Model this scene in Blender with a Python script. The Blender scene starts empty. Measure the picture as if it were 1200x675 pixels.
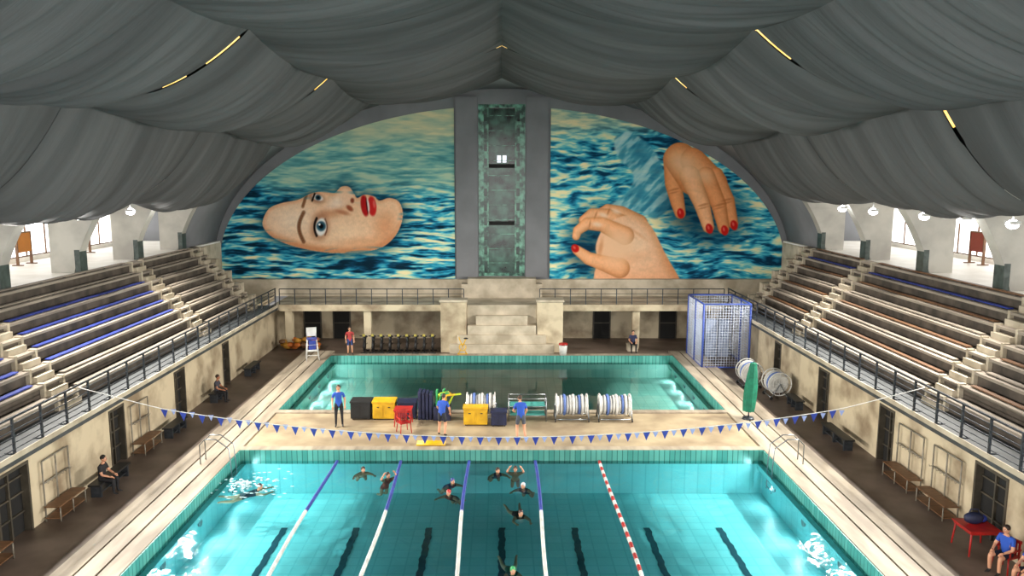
import bpy, bmesh, math, random
import numpy as np
from mathutils import Vector, Matrix, noise
random.seed(3)
rng=np.random.RandomState(5)
sc=bpy.context.scene
sc.view_settings.view_transform='Standard'
sc.view_settings.exposure=.3
H=10.7; F=900.0; P=math.radians(8.2); CX=588.0
# ------------------------------------------------------------------ materials
def srgb(c):
    return tuple(((x/12.92) if x<=0.04045 else ((x+0.055)/1.055)**2.4) for x in c)
def h(s):
    return srgb(tuple(int(s[i:i+2],16)/255 for i in (0,2,4)))
MATS={}
def pm(name,c1,c2=None,scale=3,rough=.6,metal=0,bump=0,detail=5,stretch=(1,1,1),emit=0,lo=.35,hi=.65,bscale=None,spec=None):
    if name in MATS: return MATS[name]
    m=bpy.data.materials.new(name); m.use_nodes=True
    nt=m.node_tree; b=nt.nodes['Principled BSDF']
    c1=h(c1); c2=h(c2) if c2 else tuple(x*.85 for x in c1)
    tc=nt.nodes.new('ShaderNodeTexCoord'); mp=nt.nodes.new('ShaderNodeMapping')
    mp.inputs['Scale'].default_value=stretch
    nt.links.new(tc.outputs['Object'],mp.inputs[0])
    n=nt.nodes.new('ShaderNodeTexNoise'); n.inputs['Scale'].default_value=scale; n.inputs['Detail'].default_value=detail
    nt.links.new(mp.outputs[0],n.inputs['Vector'])
    r=nt.nodes.new('ShaderNodeValToRGB')
    r.color_ramp.elements[0].position=lo; r.color_ramp.elements[0].color=(*c2,1)
    r.color_ramp.elements[1].position=hi; r.color_ramp.elements[1].color=(*c1,1)
    nt.links.new(n.outputs['Fac'],r.inputs[0]); nt.links.new(r.outputs[0],b.inputs['Base Color'])
    b.inputs['Roughness'].default_value=rough; b.inputs['Metallic'].default_value=metal
    if spec is not None: b.inputs['Specular IOR Level'].default_value=spec
    if emit:
        nt.links.new(r.outputs[0],b.inputs['Emission Color']); b.inputs['Emission Strength'].default_value=emit
    if bump:
        n2=nt.nodes.new('ShaderNodeTexNoise'); n2.inputs['Scale'].default_value=bscale or scale*3
        nt.links.new(mp.outputs[0],n2.inputs['Vector'])
        bp=nt.nodes.new('ShaderNodeBump'); bp.inputs['Strength'].default_value=bump; bp.inputs['Distance'].default_value=.05
        nt.links.new(n2.outputs['Fac'],bp.inputs['Height']); nt.links.new(bp.outputs[0],b.inputs['Normal'])
    MATS[name]=m; return m
def tilemat(name,c1,c2,cm,size=.25,rough=.3,w=.06,nscale=1.0):
    m=bpy.data.materials.new(name); m.use_nodes=True; nt=m.node_tree; b=nt.nodes['Principled BSDF']
    tc=nt.nodes.new('ShaderNodeTexCoord')
    br=nt.nodes.new('ShaderNodeTexBrick'); br.offset=0
    br.inputs['Scale'].default_value=1; br.inputs['Brick Width'].default_value=size; br.inputs['Row Height'].default_value=size
    br.inputs['Mortar Size'].default_value=size*w
    br.inputs['Color1'].default_value=(*h(c1),1); br.inputs['Color2'].default_value=(*h(c2),1); br.inputs['Mortar'].default_value=(*h(cm),1)
    nt.links.new(tc.outputs['Object'],br.inputs['Vector'])
    n=nt.nodes.new('ShaderNodeTexNoise'); n.inputs['Scale'].default_value=nscale; n.inputs['Detail'].default_value=4
    nt.links.new(tc.outputs['Object'],n.inputs['Vector'])
    mr=nt.nodes.new('ShaderNodeMapRange'); mr.inputs[1].default_value=.3; mr.inputs[2].default_value=.7; mr.inputs[3].default_value=.88; mr.inputs[4].default_value=1.08
    nt.links.new(n.outputs['Fac'],mr.inputs[0])
    mx=nt.nodes.new('ShaderNodeVectorMath'); mx.operation='SCALE'
    nt.links.new(br.outputs['Color'],mx.inputs[0]); nt.links.new(mr.outputs[0],mx.inputs['Scale'])
    nt.links.new(mx.outputs[0],b.inputs['Base Color']); b.inputs['Roughness'].default_value=rough
    return m
def watermat(name,tint,bscale,bstr,gl=1.0):
    m=bpy.data.materials.new(name); m.use_nodes=True; nt=m.node_tree; nt.nodes.clear()
    out=nt.nodes.new('ShaderNodeOutputMaterial')
    tr=nt.nodes.new('ShaderNodeBsdfTransparent'); tr.inputs[0].default_value=(*tint,1)
    g=nt.nodes.new('ShaderNodeBsdfGlossy'); g.inputs['Roughness'].default_value=.04; g.inputs[0].default_value=(gl,gl,gl,1)
    fr=nt.nodes.new('ShaderNodeFresnel'); fr.inputs['IOR'].default_value=1.33
    tc=nt.nodes.new('ShaderNodeTexCoord'); mp=nt.nodes.new('ShaderNodeMapping'); mp.inputs['Scale'].default_value=(1,.8,1)
    nt.links.new(tc.outputs['Object'],mp.inputs[0])
    n=nt.nodes.new('ShaderNodeTexNoise'); n.inputs['Scale'].default_value=bscale; n.inputs['Detail'].default_value=4; n.inputs['Distortion'].default_value=.6
    nt.links.new(mp.outputs[0],n.inputs['Vector'])
    bp=nt.nodes.new('ShaderNodeBump'); bp.inputs['Strength'].default_value=bstr; bp.inputs['Distance'].default_value=.08
    nt.links.new(n.outputs['Fac'],bp.inputs['Height'])
    nt.links.new(bp.outputs[0],g.inputs['Normal']); nt.links.new(bp.outputs[0],fr.inputs['Normal'])
    mx=nt.nodes.new('ShaderNodeMixShader')
    nt.links.new(fr.outputs[0],mx.inputs[0]); nt.links.new(tr.outputs[0],mx.inputs[1]); nt.links.new(g.outputs[0],mx.inputs[2])
    nt.links.new(mx.outputs[0],out.inputs[0]); return m
M_marble=pm('stained_marble','cdbfa2','8a7860',.9,.5,lo=.3,hi=.58,detail=8,bump=.1)
M_cream=pm('cream_stone','cabfaa','a09580',1.1,.6,detail=7)
M_step=pm('tier_concrete','a59a8b','7b7267',1.3,.8,detail=7,stretch=(1,.25,1))
M_riser=pm('tier_riser_dirt_shade','5e554b','3d3731',1.6,.85,detail=6)  # dirt plus the shade under each tread nosing, both put into the colour
M_grey=pm('painted_grey_plaster','7e8084','707276',.5,.7)
M_pier=pm('white_plaster','bab7ae','9e9b94',.8,.7)
M_green=pm('green_marble','4a5652','2f3a36',4,.35)
M_slab=pm('slab_edge_dark','43484a','303436',2,.6)
M_brown=pm('brown_floor','74655a','54463b',.7,.5,detail=8)
M_strip=pm('white_travertine','b3a793','857a6a',1.0,.5,detail=8,stretch=(2,.4,1))
M_walk=pm('walkway_terrazzo','f0ede6','e0dcd2',1.0,.5,detail=8)
M_groove=pm('groove','5f574e','4a443d',2,.8)
M_sand=pm('sand_deck','b2a284','8c7c64',.8,.5,detail=8)
M_steel=pm('steel','9aa0a4','7c8286',5,.3,.9)
M_dsteel=pm('dark_steel','4a4f55','373b40',5,.45,.6)
M_fabric=pm('grey_drape_fabric','5c5d5e','4a4b4c',.35,.9,bump=.25,bscale=5,stretch=(.3,3,.3),spec=.15)
M_roof=pm('roof_inner','2f3132','262829',1,.9)
M_blue=pm('blue_paint','2a3f9a','1f2f7c',3,.5)
M_wood=pm('brown_wood','7a5638','5a3d26',3,.5,stretch=(1,8,1))
M_black=pm('black_plastic','1d1e20','141516',4,.5)
M_yellow=pm('yellow_plastic','e0b21a','c99a10',3,.45)
M_red=pm('red_plastic','b3211c','8c1815',3,.4)
M_white=pm('white_plastic','d8d8d4','bcbcb8',3,.45)
M_navy=pm('navy','1c2448','141a36',4,.6)
M_dark=pm('dark_interior','141413','0c0c0c',2,.8)
M_doorf=pm('door_frame','4d463a','39342b',3,.5)
M_orange=pm('orange','c06a22','8a4414',3,.6)
M_tealtile=tilemat('teal_edge_tile','3f8a80','5ca296','2f6a62',.2,.25,.08)
M_pool=tilemat('pool_turquoise_tile','a9e9ec','b6eff2','9cdfe4',.5,.4,.05,.35)
M_pool2=tilemat('training_pool_tile','b0dcd2','bce4da','a4d2c8',.5,.4,.05,.35)
M_line=pm('pool_line_navy','1c4a5a','163f4e',3,.5)
# ------------------------------------------------------------------ mesh builder
class MB:
    def __init__(s): s.v=[];s.f=[];s.m=[];s.s=[]
    def add(s,vs,fs,mi=0,sm=False):
        o=len(s.v); s.v+=[tuple(v) for v in vs]
        for f in fs: s.f.append(tuple(o+i for i in f)); s.m.append(mi); s.s.append(sm)
    def box(s,x0,x1,y0,y1,z0,z1,mi=0):
        x0,x1=min(x0,x1),max(x0,x1)
        s.add([(x0,y0,z0),(x1,y0,z0),(x1,y1,z0),(x0,y1,z0),(x0,y0,z1),(x1,y0,z1),(x1,y1,z1),(x0,y1,z1)],
         [(0,3,2,1),(4,5,6,7),(0,1,5,4),(1,2,6,5),(2,3,7,6),(3,0,4,7)],mi)
    def tube(s,pts,rad,mi=0,n=8,sm=True):
        pts=[Vector(p) for p in pts]
        if not hasattr(rad,'__len__'): rad=[rad]*len(pts)
        vs=[];fs=[]
        up=None
        for i,p in enumerate(pts):
            a=pts[max(i-1,0)]; b=pts[min(i+1,len(pts)-1)]
            t=(b-a).normalized()
            if up is None:
                up=Vector((0,0,1)) if abs(t.z)<.9 else Vector((0,1,0))
            x=t.cross(up)
            if x.length<1e-4: x=t.cross(Vector((1,0,0)))
            x.normalize(); y=t.cross(x)
            for k in range(n):
                an=2*math.pi*k/n
                vs.append(p+(x*math.cos(an)+y*math.sin(an))*rad[i])
        for i in range(len(pts)-1):
            for k in range(n):
                k2=(k+1)%n
                fs.append((i*n+k,i*n+k2,(i+1)*n+k2,(i+1)*n+k))
        s.add(vs,fs,mi,sm)
        o=len(s.v)-len(vs)
        s.f.append(tuple(o+k for k in range(n))); s.m.append(mi); s.s.append(False)
        s.f.append(tuple(o+(len(pts)-1)*n+k for k in range(n))); s.m.append(mi); s.s.append(False)
    def ball(s,c,r,mi=0,nu=12,nv=8,zmin=-1,rot=None):
        if not hasattr(r,'__len__'): r=(r,r,r)
        vs=[];fs=[]
        for j in range(nv+1):
            ph=-math.pi/2+math.pi*j/nv
            if math.sin(ph)<zmin: ph=math.asin(zmin)
            for i in range(nu):
                th=2*math.pi*i/nu
                q=Vector((r[0]*math.cos(ph)*math.cos(th),r[1]*math.cos(ph)*math.sin(th),r[2]*math.sin(ph)))
                if rot: q=rot@q
                vs.append(Vector(c)+q)
        for j in range(nv):
            for i in range(nu):
                i2=(i+1)%nu
                fs.append((j*nu+i,j*nu+i2,(j+1)*nu+i2,(j+1)*nu+i))
        s.add(vs,fs,mi,True)
    def torus(s,c,R,r,axis='x',mi=0,n=24,k=6):
        pts=[]
        for i in range(n+1):
            a=2*math.pi*i/n
            if axis=='x': pts.append((c[0],c[1]+R*math.cos(a),c[2]+R*math.sin(a)))
            elif axis=='y': pts.append((c[0]+R*math.cos(a),c[1],c[2]+R*math.sin(a)))
            else: pts.append((c[0]+R*math.cos(a),c[1]+R*math.sin(a),c[2]))
        vs=[];fs=[]
        C=Vector(c)
        ax={'x':Vector((1,0,0)),'y':Vector((0,1,0)),'z':Vector((0,0,1))}[axis]
        for p in pts[:-1]:
            d=(Vector(p)-C).normalized()
            for j in range(k):
                b=2*math.pi*j/k
                vs.append(Vector(p)+d*math.cos(b)*r+ax*math.sin(b)*r)
        for i in range(n):
            for j in range(k):
                i2=(i+1)%n;j2=(j+1)%k
                fs.append((i*k+j,i*k+j2,i2*k+j2,i2*k+j))
        s.add(vs,fs,mi,True)
    def obj(s,name,mats,parent=None,loc=(0,0,0),rz=0,bevel=0):
        me=bpy.data.meshes.new(name); me.from_pydata(s.v,[],s.f)
        for m in mats: me.materials.append(m)
        me.polygons.foreach_set('material_index',s.m); me.polygons.foreach_set('use_smooth',s.s)
        bm=bmesh.new(); bm.from_mesh(me); bmesh.ops.recalc_face_normals(bm,faces=bm.faces); bm.to_mesh(me); bm.free()
        ob=bpy.data.objects.new(name,me); sc.collection.objects.link(ob)
        ob.location=loc; ob.rotation_euler=(0,0,rz)
        if parent: ob.parent=parent
        if bevel:
            md=ob.modifiers.new('bevel','BEVEL'); md.width=bevel; md.segments=2; md.limit_method='ANGLE'
        return ob
def empty(name,loc=(0,0,0),rz=0):
    e=bpy.data.objects.new(name,None); sc.collection.objects.link(e); e.location=loc; e.rotation_euler=(0,0,rz); return e
Y0=-2.0
# ------------------------------------------------------------------ people
def pose_joints(kind):
    J={}
    if kind=='stand':
        J=dict(pel=(0,0,.96),wai=(0,0,1.12),che=(0,0,1.32),neck=(0,0,1.47),head=(0,-.02,1.56))
        sh=(.18,0,1.41);el=(.25,.02,1.14);wr=(.24,-.08,.9);hip=(.1,0,.9);kn=(.12,-.03,.5);an=(.13,.03,.09);to=(.15,-.14,.04)
        L=R=dict(sh=sh,el=el,wr=wr,hip=hip,kn=kn,an=an,to=to)
    elif kind=='work':   # leaning forward with hands at waist height
        J=dict(pel=(0,.05,.94),wai=(0,.02,1.1),che=(0,-.06,1.29),neck=(0,-.13,1.42),head=(0,-.18,1.5))
        L=dict(sh=(.18,-.08,1.36),el=(.26,-.14,1.1),wr=(.18,-.36,1.0),hip=(.1,.04,.88),kn=(.13,-.05,.49),an=(.14,.05,.09),to=(.16,-.12,.04))
        R=dict(L); R['wr']=(.22,-.3,.88); R['kn']=(.14,.0,.5); R['an']=(.16,.15,.09); R['to']=(.18,-.02,.04)
    elif kind=='sit':
        J=dict(pel=(0,0,.55),wai=(0,-.01,.72),che=(0,-.03,.92),neck=(0,-.05,1.06),head=(0,-.08,1.15))
        L=dict(sh=(.18,-.03,1.0),el=(.24,-.12,.74),wr=(.15,-.34,.66),hip=(.1,-.02,.52),kn=(.14,-.43,.53),an=(.13,-.42,.1),to=(.14,-.58,.04))
        R=dict(L)
    elif kind=='swim':   # breaststroke, prone, head up; local z=0 is the water surface, facing -Y
        J=dict(pel=(0,.55,-.16),wai=(0,.38,-.14),che=(0,.18,-.1),neck=(0,.04,-.03),head=(0,-.03,.05))
        L=dict(sh=(.18,.1,-.08),el=(.3,-.15,-.1),wr=(.25,-.42,-.06),hip=(.1,.62,-.18),kn=(.2,.98,-.25),an=(.26,1.34,-.18),to=(.3,1.48,-.18))
        R=dict(L)
    elif kind=='tread':  # floating, body trailing just below the surface, arms sculling
        J=dict(pel=(0,.42,-.3),wai=(0,.3,-.25),che=(0,.14,-.17),neck=(0,.03,-.08),head=(0,-.02,.0))
        L=dict(sh=(.18,.06,-.13),el=(.36,-.02,-.17),wr=(.4,-.18,-.16),hip=(.1,.46,-.34),kn=(.18,.66,-.62),an=(.15,1.0,-.6),to=(.15,1.1,-.64))
        R=dict(L)
    elif kind=='armsup':
        J=dict(pel=(0,.3,-.46),wai=(0,.22,-.35),che=(0,.08,-.2),neck=(0,0,-.06),head=(0,-.02,.02))
        L=dict(sh=(.18,0,-.1),el=(.34,-.08,.0),wr=(.24,-.12,.18),hip=(.1,.34,-.5),kn=(.12,.4,-.82),an=(.13,.7,-.9),to=(.13,.78,-.94))
        R=dict(L)
    return J,L,R
def build_pose(kind):
    J,L,R=pose_joints(kind)
    V=[];Rd=[];E=[];T=[]
    def v(c,r): V.append(Vector(c)); Rd.append(r); return len(V)-1
    def e(a,b,t): E.append((a,b)); T.append(t)
    pel=v(J['pel'],(.145,.11)); wai=v(J['wai'],(.13,.095)); che=v(J['che'],(.155,.11)); ne=v(J['neck'],(.06,.06)); he=v(J['head'],(.055,.055))
    e(pel,wai,'torso'); e(wai,che,'torso'); e(che,ne,'torso'); e(ne,he,'neck')
    hands=[]
    for sx,D in ((1,L),(-1,R)):
        m=lambda c:(c[0]*sx,c[1],c[2])
        sh=v(m(D['sh']),(.068,.068)); el=v(m(D['el']),(.046,.046)); wr=v(m(D['wr']),(.03,.03))
        hp=v(m(D['hip']),(.098,.098)); kn=v(m(D['kn']),(.062,.062)); an=v(m(D['an']),(.042,.042)); to=v(m(D['to']),(.035,.03))
        e(che,sh,'torso'); e(sh,el,'uarm'); e(el,wr,'farm'); e(pel,hp,'pelv'); e(hp,kn,'thigh'); e(kn,an,'calf'); e(an,to,'foot')
        hands.append((V[el],V[wr],sx))
    me=bpy.data.meshes.new('tmp'); me.from_pydata(V,E,[]); ob=bpy.data.objects.new('tmp',me); sc.collection.objects.link(ob)
    ob.modifiers.new('s','SKIN')
    for i,sv in enumerate(me.skin_vertices[0].data): sv.radius=Rd[i]
    me.skin_vertices[0].data[0].use_root=True
    sb=ob.modifiers.new('ss','SUBSURF'); sb.levels=2; sb.render_levels=2
    dg=bpy.context.evaluated_depsgraph_get(); dg.update()
    m2=bpy.data.meshes.new_from_object(ob.evaluated_get(dg))
    vs=[tuple(x.co) for x in m2.vertices]; fs=[tuple(p.vertices) for p in m2.polygons]; tags=[]
    for p in m2.polygons:
        c=p.center; best=9;bt=None
        for (a,b),t in zip(E,T):
            A=V[a];B=V[b];d=B-A; u=max(0,min(1,(c-A).dot(d)/d.length_squared))
            dd=(c-(A+d*u)).length-.5*(Rd[a][0]*(1-u)+Rd[b][0]*u)
            if dd<best: best=dd;bt=(t,u)
        tags.append(bt)
    bpy.data.objects.remove(ob)
    return dict(vs=vs,fs=fs,tags=tags,hands=hands,head=Vector(J['head']),neck=Vector(J['neck']))
PC={}
def skinm(t): return pm('skin_'+t,{'a':'d09878','b':'a86e50'}[t],None,3,.5)
def person(name,kind,loc,rz,shirt,shorts,hair='3a2a1e',skin='a',scale=1.0,shoes='222222',long=False,cap=None,suit=False,bare=False):
    if kind not in PC: PC[kind]=build_pose(kind)
    D=PC[kind]
    b=MB()
    mats=[skinm(skin),pm('cloth_'+shirt,shirt,None,6,.8),pm('cloth_'+shorts,shorts,None,6,.8),pm('hair_'+hair,hair,None,20,.6),pm('cloth_'+shoes,shoes,None,6,.6),
          pm('eye_white','e8e8e4',None,3,.3),pm('eye_dark','20160f',None,3,.3),pm('lips','a8544a',None,3,.5)]
    mats.append(pm('cap_'+(cap or 'ffffff'),cap or 'ffffff',None,4,.35))
    b.v+=D['vs']
    for f,(t,u) in zip(D['fs'],D['tags']):
        mi=0
        if t in('torso',): mi=0 if bare else 1
        elif t=='pelv': mi=2
        elif t=='uarm' and u<.6 and not suit: mi=1
        elif t=='thigh' and (long or (u<.7 and not suit) or u<.1): mi=2
        elif t=='calf' and long: mi=2
        elif t=='foot' and not suit: mi=4
        elif t=='calf' and u>.9 and not suit: mi=4
        b.f.append(f); b.m.append(mi); b.s.append(True)
    for el,wr,sx in D['hands']:
        d=(wr-el).normalized(); side=d.cross(Vector((0,0,1)))
        if side.length<.2: side=Vector((0,-1,0))
        side.normalize(); nrm=side.cross(d)
        b.tube([wr-d*.02,wr+d*.03,wr+d*.075,wr+d*.09],[.026,.034,.036,.028],0,8)
        for k,(off,ln) in enumerate(((-.028,.07),(-.01,.082),(.01,.076),(.027,.06))):
            r=wr+d*.08+side*off
            b.tube([r,r+d*ln*.5-nrm*.006,r+d*ln*.85-nrm*.025],[.0095,.009,.007],0,6)
        r=wr+d*.03-side*.03
        b.tube([r,r+d*.03-side*.025,r+d*.06-side*.03-nrm*.01],[.012,.011,.008],0,6)
    c=D['head']+Vector((0,-.012,.085))
    b.ball(c,(.076,.094,.118),0,16,12)
    b.ball(c+Vector((0,-.03,-.06)),(.05,.055,.055),0,12,8)
    b.tube([c+Vector((0,-.088,.02)),c+Vector((0,-.112,-.022)),c+Vector((0,-.085,-.032))],[.008,.014,.01],0,6)
    for sx in(1,-1):
        b.ball(c+Vector((sx*.03,-.084,.006)),(.014,.009,.009),5,8,6)
        b.ball(c+Vector((sx*.03,-.092,.006)),(.006,.004,.006),6,8,6)
        b.ball(c+Vector((sx*.077,.005,-.005)),(.01,.02,.03),0,8,6)
        b.tube([c+Vector((sx*.016,-.092,.028)),c+Vector((sx*.045,-.083,.028))],.004,3,5)
    b.ball(c+Vector((0,-.086,-.058)),(.024,.008,.007),7,8,6)
    hm=8 if cap else 3
    b.ball(c+Vector((0,.016,.03)),(.086,.1,.1),hm,16,10,zmin=-.25 if cap else -.55)
    e=empty(name,loc,rz); e.scale=(scale,)*3
    b.obj('body',mats,e)
    return e
# ------------------------------------------------------------------ floor & pools
fb=MB()
for s in(1,-1):
    fb.box(s*11.8,s*14.6,Y0,50,-.2,.3,0)
    for a,b_ in((10.0,10.55),(10.62,11.15),(11.22,11.8)):
        fb.box(s*a,s*b_,Y0,45,-.2,.42,1)
    fb.box(s*10.55,s*10.62,Y0,45,-.2,.38,2); fb.box(s*11.15,s*11.22,Y0,45,-.2,.38,2)
    fb.box(s*10,s*11.8,45,50,-.2,.3,0)
fb.box(-10,10,28.1,33.2,-.2,.36,3)
fb.box(-10,10,28.1,28.5,.36,.42,1); fb.box(-10,10,32.8,33.2,.36,.42,1)
fb.box(-10,10,43.8,50,-.2,.3,0)
fb.box(-10,10,43.8,44.4,.3,.38,1)
fb.box(-10,10,Y0,3,-.2,.36,3)
fb.obj('floor',[M_brown,M_strip,M_groove,M_sand])
def pool(name,y0,y1,tile,water,lines,zb=-1.3,nl=6,pw=60):
    e=empty(name)
    b=MB()
    b.box(-10,10,y0,y1,zb-.1,zb,0)
    for s in(1,-1):
        b.box(s*9.96,s*10.0,y0,y1,zb,-.12,0); b.box(s*9.95,s*10.0,y0,y1,-.12,.40,1)
        b.box(s*9.75,s*9.95,y0,y1,-.3,-.12,0)
    b.box(-9.95,9.95,y1-.04,y1,zb,-.12,0); b.box(-9.95,9.95,y1-.05,y1,-.12,.41,1)
    b.box(-9.95,9.95,y0,y0+.04,zb,-.12,0); b.box(-9.95,9.95,y0,y0+.05,-.12,.40,1)
    for s in(1,-1):
        for k in range(nl):
            yy=y0+(y1-y0)*(k+.5)/nl
            b.tube([(s*9.96,yy,-.55),(s*9.9,yy,-.55)],.13,2,14)  # invented steel disc to carry the added light
            L=bpy.data.lights.new('added_pool_fill_light','AREA'); L.shape='DISK'; L.size=.22; L.energy=pw; L.color=(.85,1,1)  # added fill below the surface to brighten the water, no known lamp
            lo=bpy.data.objects.new('added_pool_fill_light',L); sc.collection.objects.link(lo); lo.parent=e
            lo.location=(s*9.88,yy,-.55); lo.rotation_euler=Vector((-s,0,.02)).to_track_quat('-Z','Y').to_euler()
    b.obj('basin',[tile,M_tealtile,M_steel],e)
    w=MB(); w.add([(-9.95,y0+.05,0),(9.95,y0+.05,0),(9.95,y1-.05,0),(-9.95,y1-.05,0)],[(0,1,2,3)])
    w.obj('water_surface',[water],e)
    if lines:
        l=MB()
        for k in range(-3,4):
            x=k*2.5; n=200
            vs=[];fs=[]
            for i in range(n+1):
                yy=y0+2+(y1-3.0-y0-2)*i/n
                dx=.018*math.sin(yy*6.3+k)+.012*math.sin(yy*15.1+2*k)
                vs+=[(x-.11+dx,yy,zb+.01),(x+.11+dx,yy,zb+.01)]
            for i in range(n): fs.append((2*i,2*i+1,2*i+3,2*i+2))
            l.add(vs,fs)
        l.obj('lane_markings',[M_line],e)
    return e
W1=watermat('pool_water',(.56,.94,.97),1.6,.3,.8)
W2=watermat('training_pool_water',(.66,.93,.91),1.0,.1,.6)
pool('swimming_pool',3,28.1,M_pool,W1,True,-1.3,9,34)
pool('training_pool',33.2,43.8,M_pool2,W2,False,-.9,5,16)
def lane_rope(x,red=False):
    b=MB(); y=27.95; i=0
    while y>3.2:
        L=.11
        if red: mi=(i//3)%2
        else: mi=2 if y>23.6 else 1
        dx=.05*math.sin(y*.5+x)
        b.tube([(x+dx,y,.02),(x+dx,y-.02,.02),(x+dx,y-L+.02,.02),(x+dx,y-L,.02)],[.035,.06,.06,.035],mi,7)
        y-=L; i+=1
    return b.obj('lane_rope',[M_red,M_white,M_blue])
for x in(-6.3,-3.8,-1.25,1.25): lane_rope(x)
lane_rope(3.75,True)
# ------------------------------------------------------------------ side walls with doors
DY=[(20.2,21.7),(26.4,27.5),(31.9,33.0),(37.6,38.5)]
dn=0
for s,nm in((-1,'left'),(1,'right')):
    b=MB(); y=Y0
    for a,c in DY:
        b.box(s*14,s*14.3,y,a,0.3,2.75,0); b.box(s*14,s*14.3,a,c,2.45,2.75,0); y=c
    b.box(s*14,s*14.3,y,50,.3,2.75,0)
    b.obj('wall_'+nm,[M_marble])
    for a,c in DY:
        dn+=1; d=MB()
        d.box(s*14.2,s*14.28,a+.08,c-.08,.3,2.4,0)
        d.box(s*13.97,s*14.28,a,a+.08,.3,2.45,1); d.box(s*13.97,s*14.28,c-.08,c,.3,2.45,1); d.box(s*13.97,s*14.28,a+.08,c-.08,2.37,2.45,1)
        m=(a+c)/2
        d.box(s*14.12,s*14.2,m-.03,m+.03,.3,2.37,1)
        for zz in(.9,1.5,2.0): d.box(s*14.14,s*14.2,a+.08,c-.08,zz,zz+.05,1)
        d.obj('door_%d'%dn,[M_dark,M_doorf])
    b=MB(); b.box(s*13.6,s*14.9,Y0,46,2.75,3.0,0); b.box(s*13.56,s*13.6,Y0,46,2.9,3.06,1)
    b.obj('gallery_slab',[M_slab,M_cream])
    b=MB(); n=36
    for i in range(n+1):
        yy=Y0+.2+(45.6-Y0)*i/n
        b.box(s*13.64,s*13.7,yy-.03,yy+.03,3.0,4.05,0)
        b.tube([(s*13.7,yy,3.02),(s*13.95,yy,3.02)],.02,0,5)
    for k,zz in enumerate((3.15,3.33,3.51,3.69,3.87)):
        b.tube([(s*13.67,Y0,zz),(s*13.67,45.9,zz)],.018,0,5)
    b.tube([(s*13.67,Y0,4.06),(s*13.67,45.9,4.06)],.035,0,6)
    b.obj('gallery_railing',[M_dsteel])
    NR=8; tr=(18.35-14.85)/NR; rs=.45
    e=empty('grandstand')
    b=MB()
    for i in range(NR):
        x0=14.85+tr*i; z1=3.0+rs*(i+1)
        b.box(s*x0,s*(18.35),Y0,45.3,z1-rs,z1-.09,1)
        b.box(s*(x0-.13),s*(x0+tr-.02),Y0,45.3,z1-.09,z1,0)
    for ay in(13.0,25.3,37.3,44.6):
        for i in range(NR):
            x0=14.85+tr*i; z1=3.0+rs*i
            b.box(s*(x0-.3),s*(x0-.02),ay-.5,ay+.5,z1,z1+rs*.5,2)
            b.box(s*(x0-.14),s*(x0+.1),ay-.62,ay-.5,z1,z1+rs+.05,2)
            b.box(s*(x0-.14),s*(x0+.1),ay+.5,ay+.62,z1,z1+rs+.05,2)
    b.obj('concrete_tiers',[M_step,M_riser,M_cream],e)
    bm_=MB()
    secs=[(-1,12.1),(13.9,24.4),(26.2,36.4),(38.2,43.7)]
    for si,(a,c) in enumerate(secs):
        for i in range(NR):
            x0=14.85+tr*i; z1=3.0+rs*(i+1)
            blue=(s<0 and 2<=i<=5 and si in(1,2)) or (s>0 and i in(6,) and si in (2,3)) or (s<0 and i==1 and si==1)
            mi=0 if blue else (1 if s>0 and i%2==1 else 2)
            bm_.box(s*(x0+.04),s*(x0+.24),a,c,z1+.035,z1+.075,mi)
            yy=a+.3
            while yy<c:
                bm_.box(s*(x0+.06),s*(x0+.2),yy,yy+.08,z1-.005,z1+.036,3); yy+=1.6
    bm_.obj('bench_planks',[M_blue,M_wood,M_step,M_dsteel],e)
    b=MB(); b.box(s*18.35,s*23.6,Y0,50,6.35,6.6,0); b.obj('floor_arcade_walkway',[M_walk])
    b=MB(); ys=[46.9-5.35*k for k in range(10)]
    b.box(s*23.5,s*23.8,Y0,50,6.6,6.8,0); b.box(s*23.5,s*23.8,Y0,50,10.9,11.2,0)
    for yy in ys: b.box(s*23.5,s*23.8,yy-.22,yy+.22,6.8,10.9,0)
    b.obj('wall_arcade_outer',[M_walk])
    for k,yy in enumerate(ys[:-1]):
        w=MB(); y0,y1=yy-5.35+.22,yy-.22
        for q in range(4):
            yc=y0+(y1-y0)*q/3; w.box(s*23.6,s*23.66,yc-.035,yc+.035,6.8,10.9)
        for zz in(6.8,9.6,10.84): w.box(s*23.61,s*23.65,y0,y1,zz,zz+.06)
        w.obj('window_%d'%(k+2+(20 if s>0 else 0)),[M_wood])
    b=MB(); b.box(s*18.9,s*23.8,Y0,50,11.2,11.4,0); b.obj('ceiling_arcade',[M_pier])
for s,yy,c in((1,30.6,'b04a1c'),(1,36.4,'8a3a2a'),(-1,36.2,'c07a30'),(-1,41.5,'b0641c')):
    b=MB(); b.box(-.04,.04,-.5,.5,.6,1.5,0); b.box(-.06,.06,-.56,-.5,0,1.56,1); b.box(-.06,.06,.5,.56,0,1.56,1); b.box(-.06,.06,-.56,.56,1.5,1.56,1); b.box(-.25,.25,-.58,-.48,0,.05,1); b.box(-.25,.25,.48,.58,0,.05,1)
    b.obj('notice_board',[pm('board_'+c,c,None,2,.6),M_wood],None,(s*22.6,yy,6.6))
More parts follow.
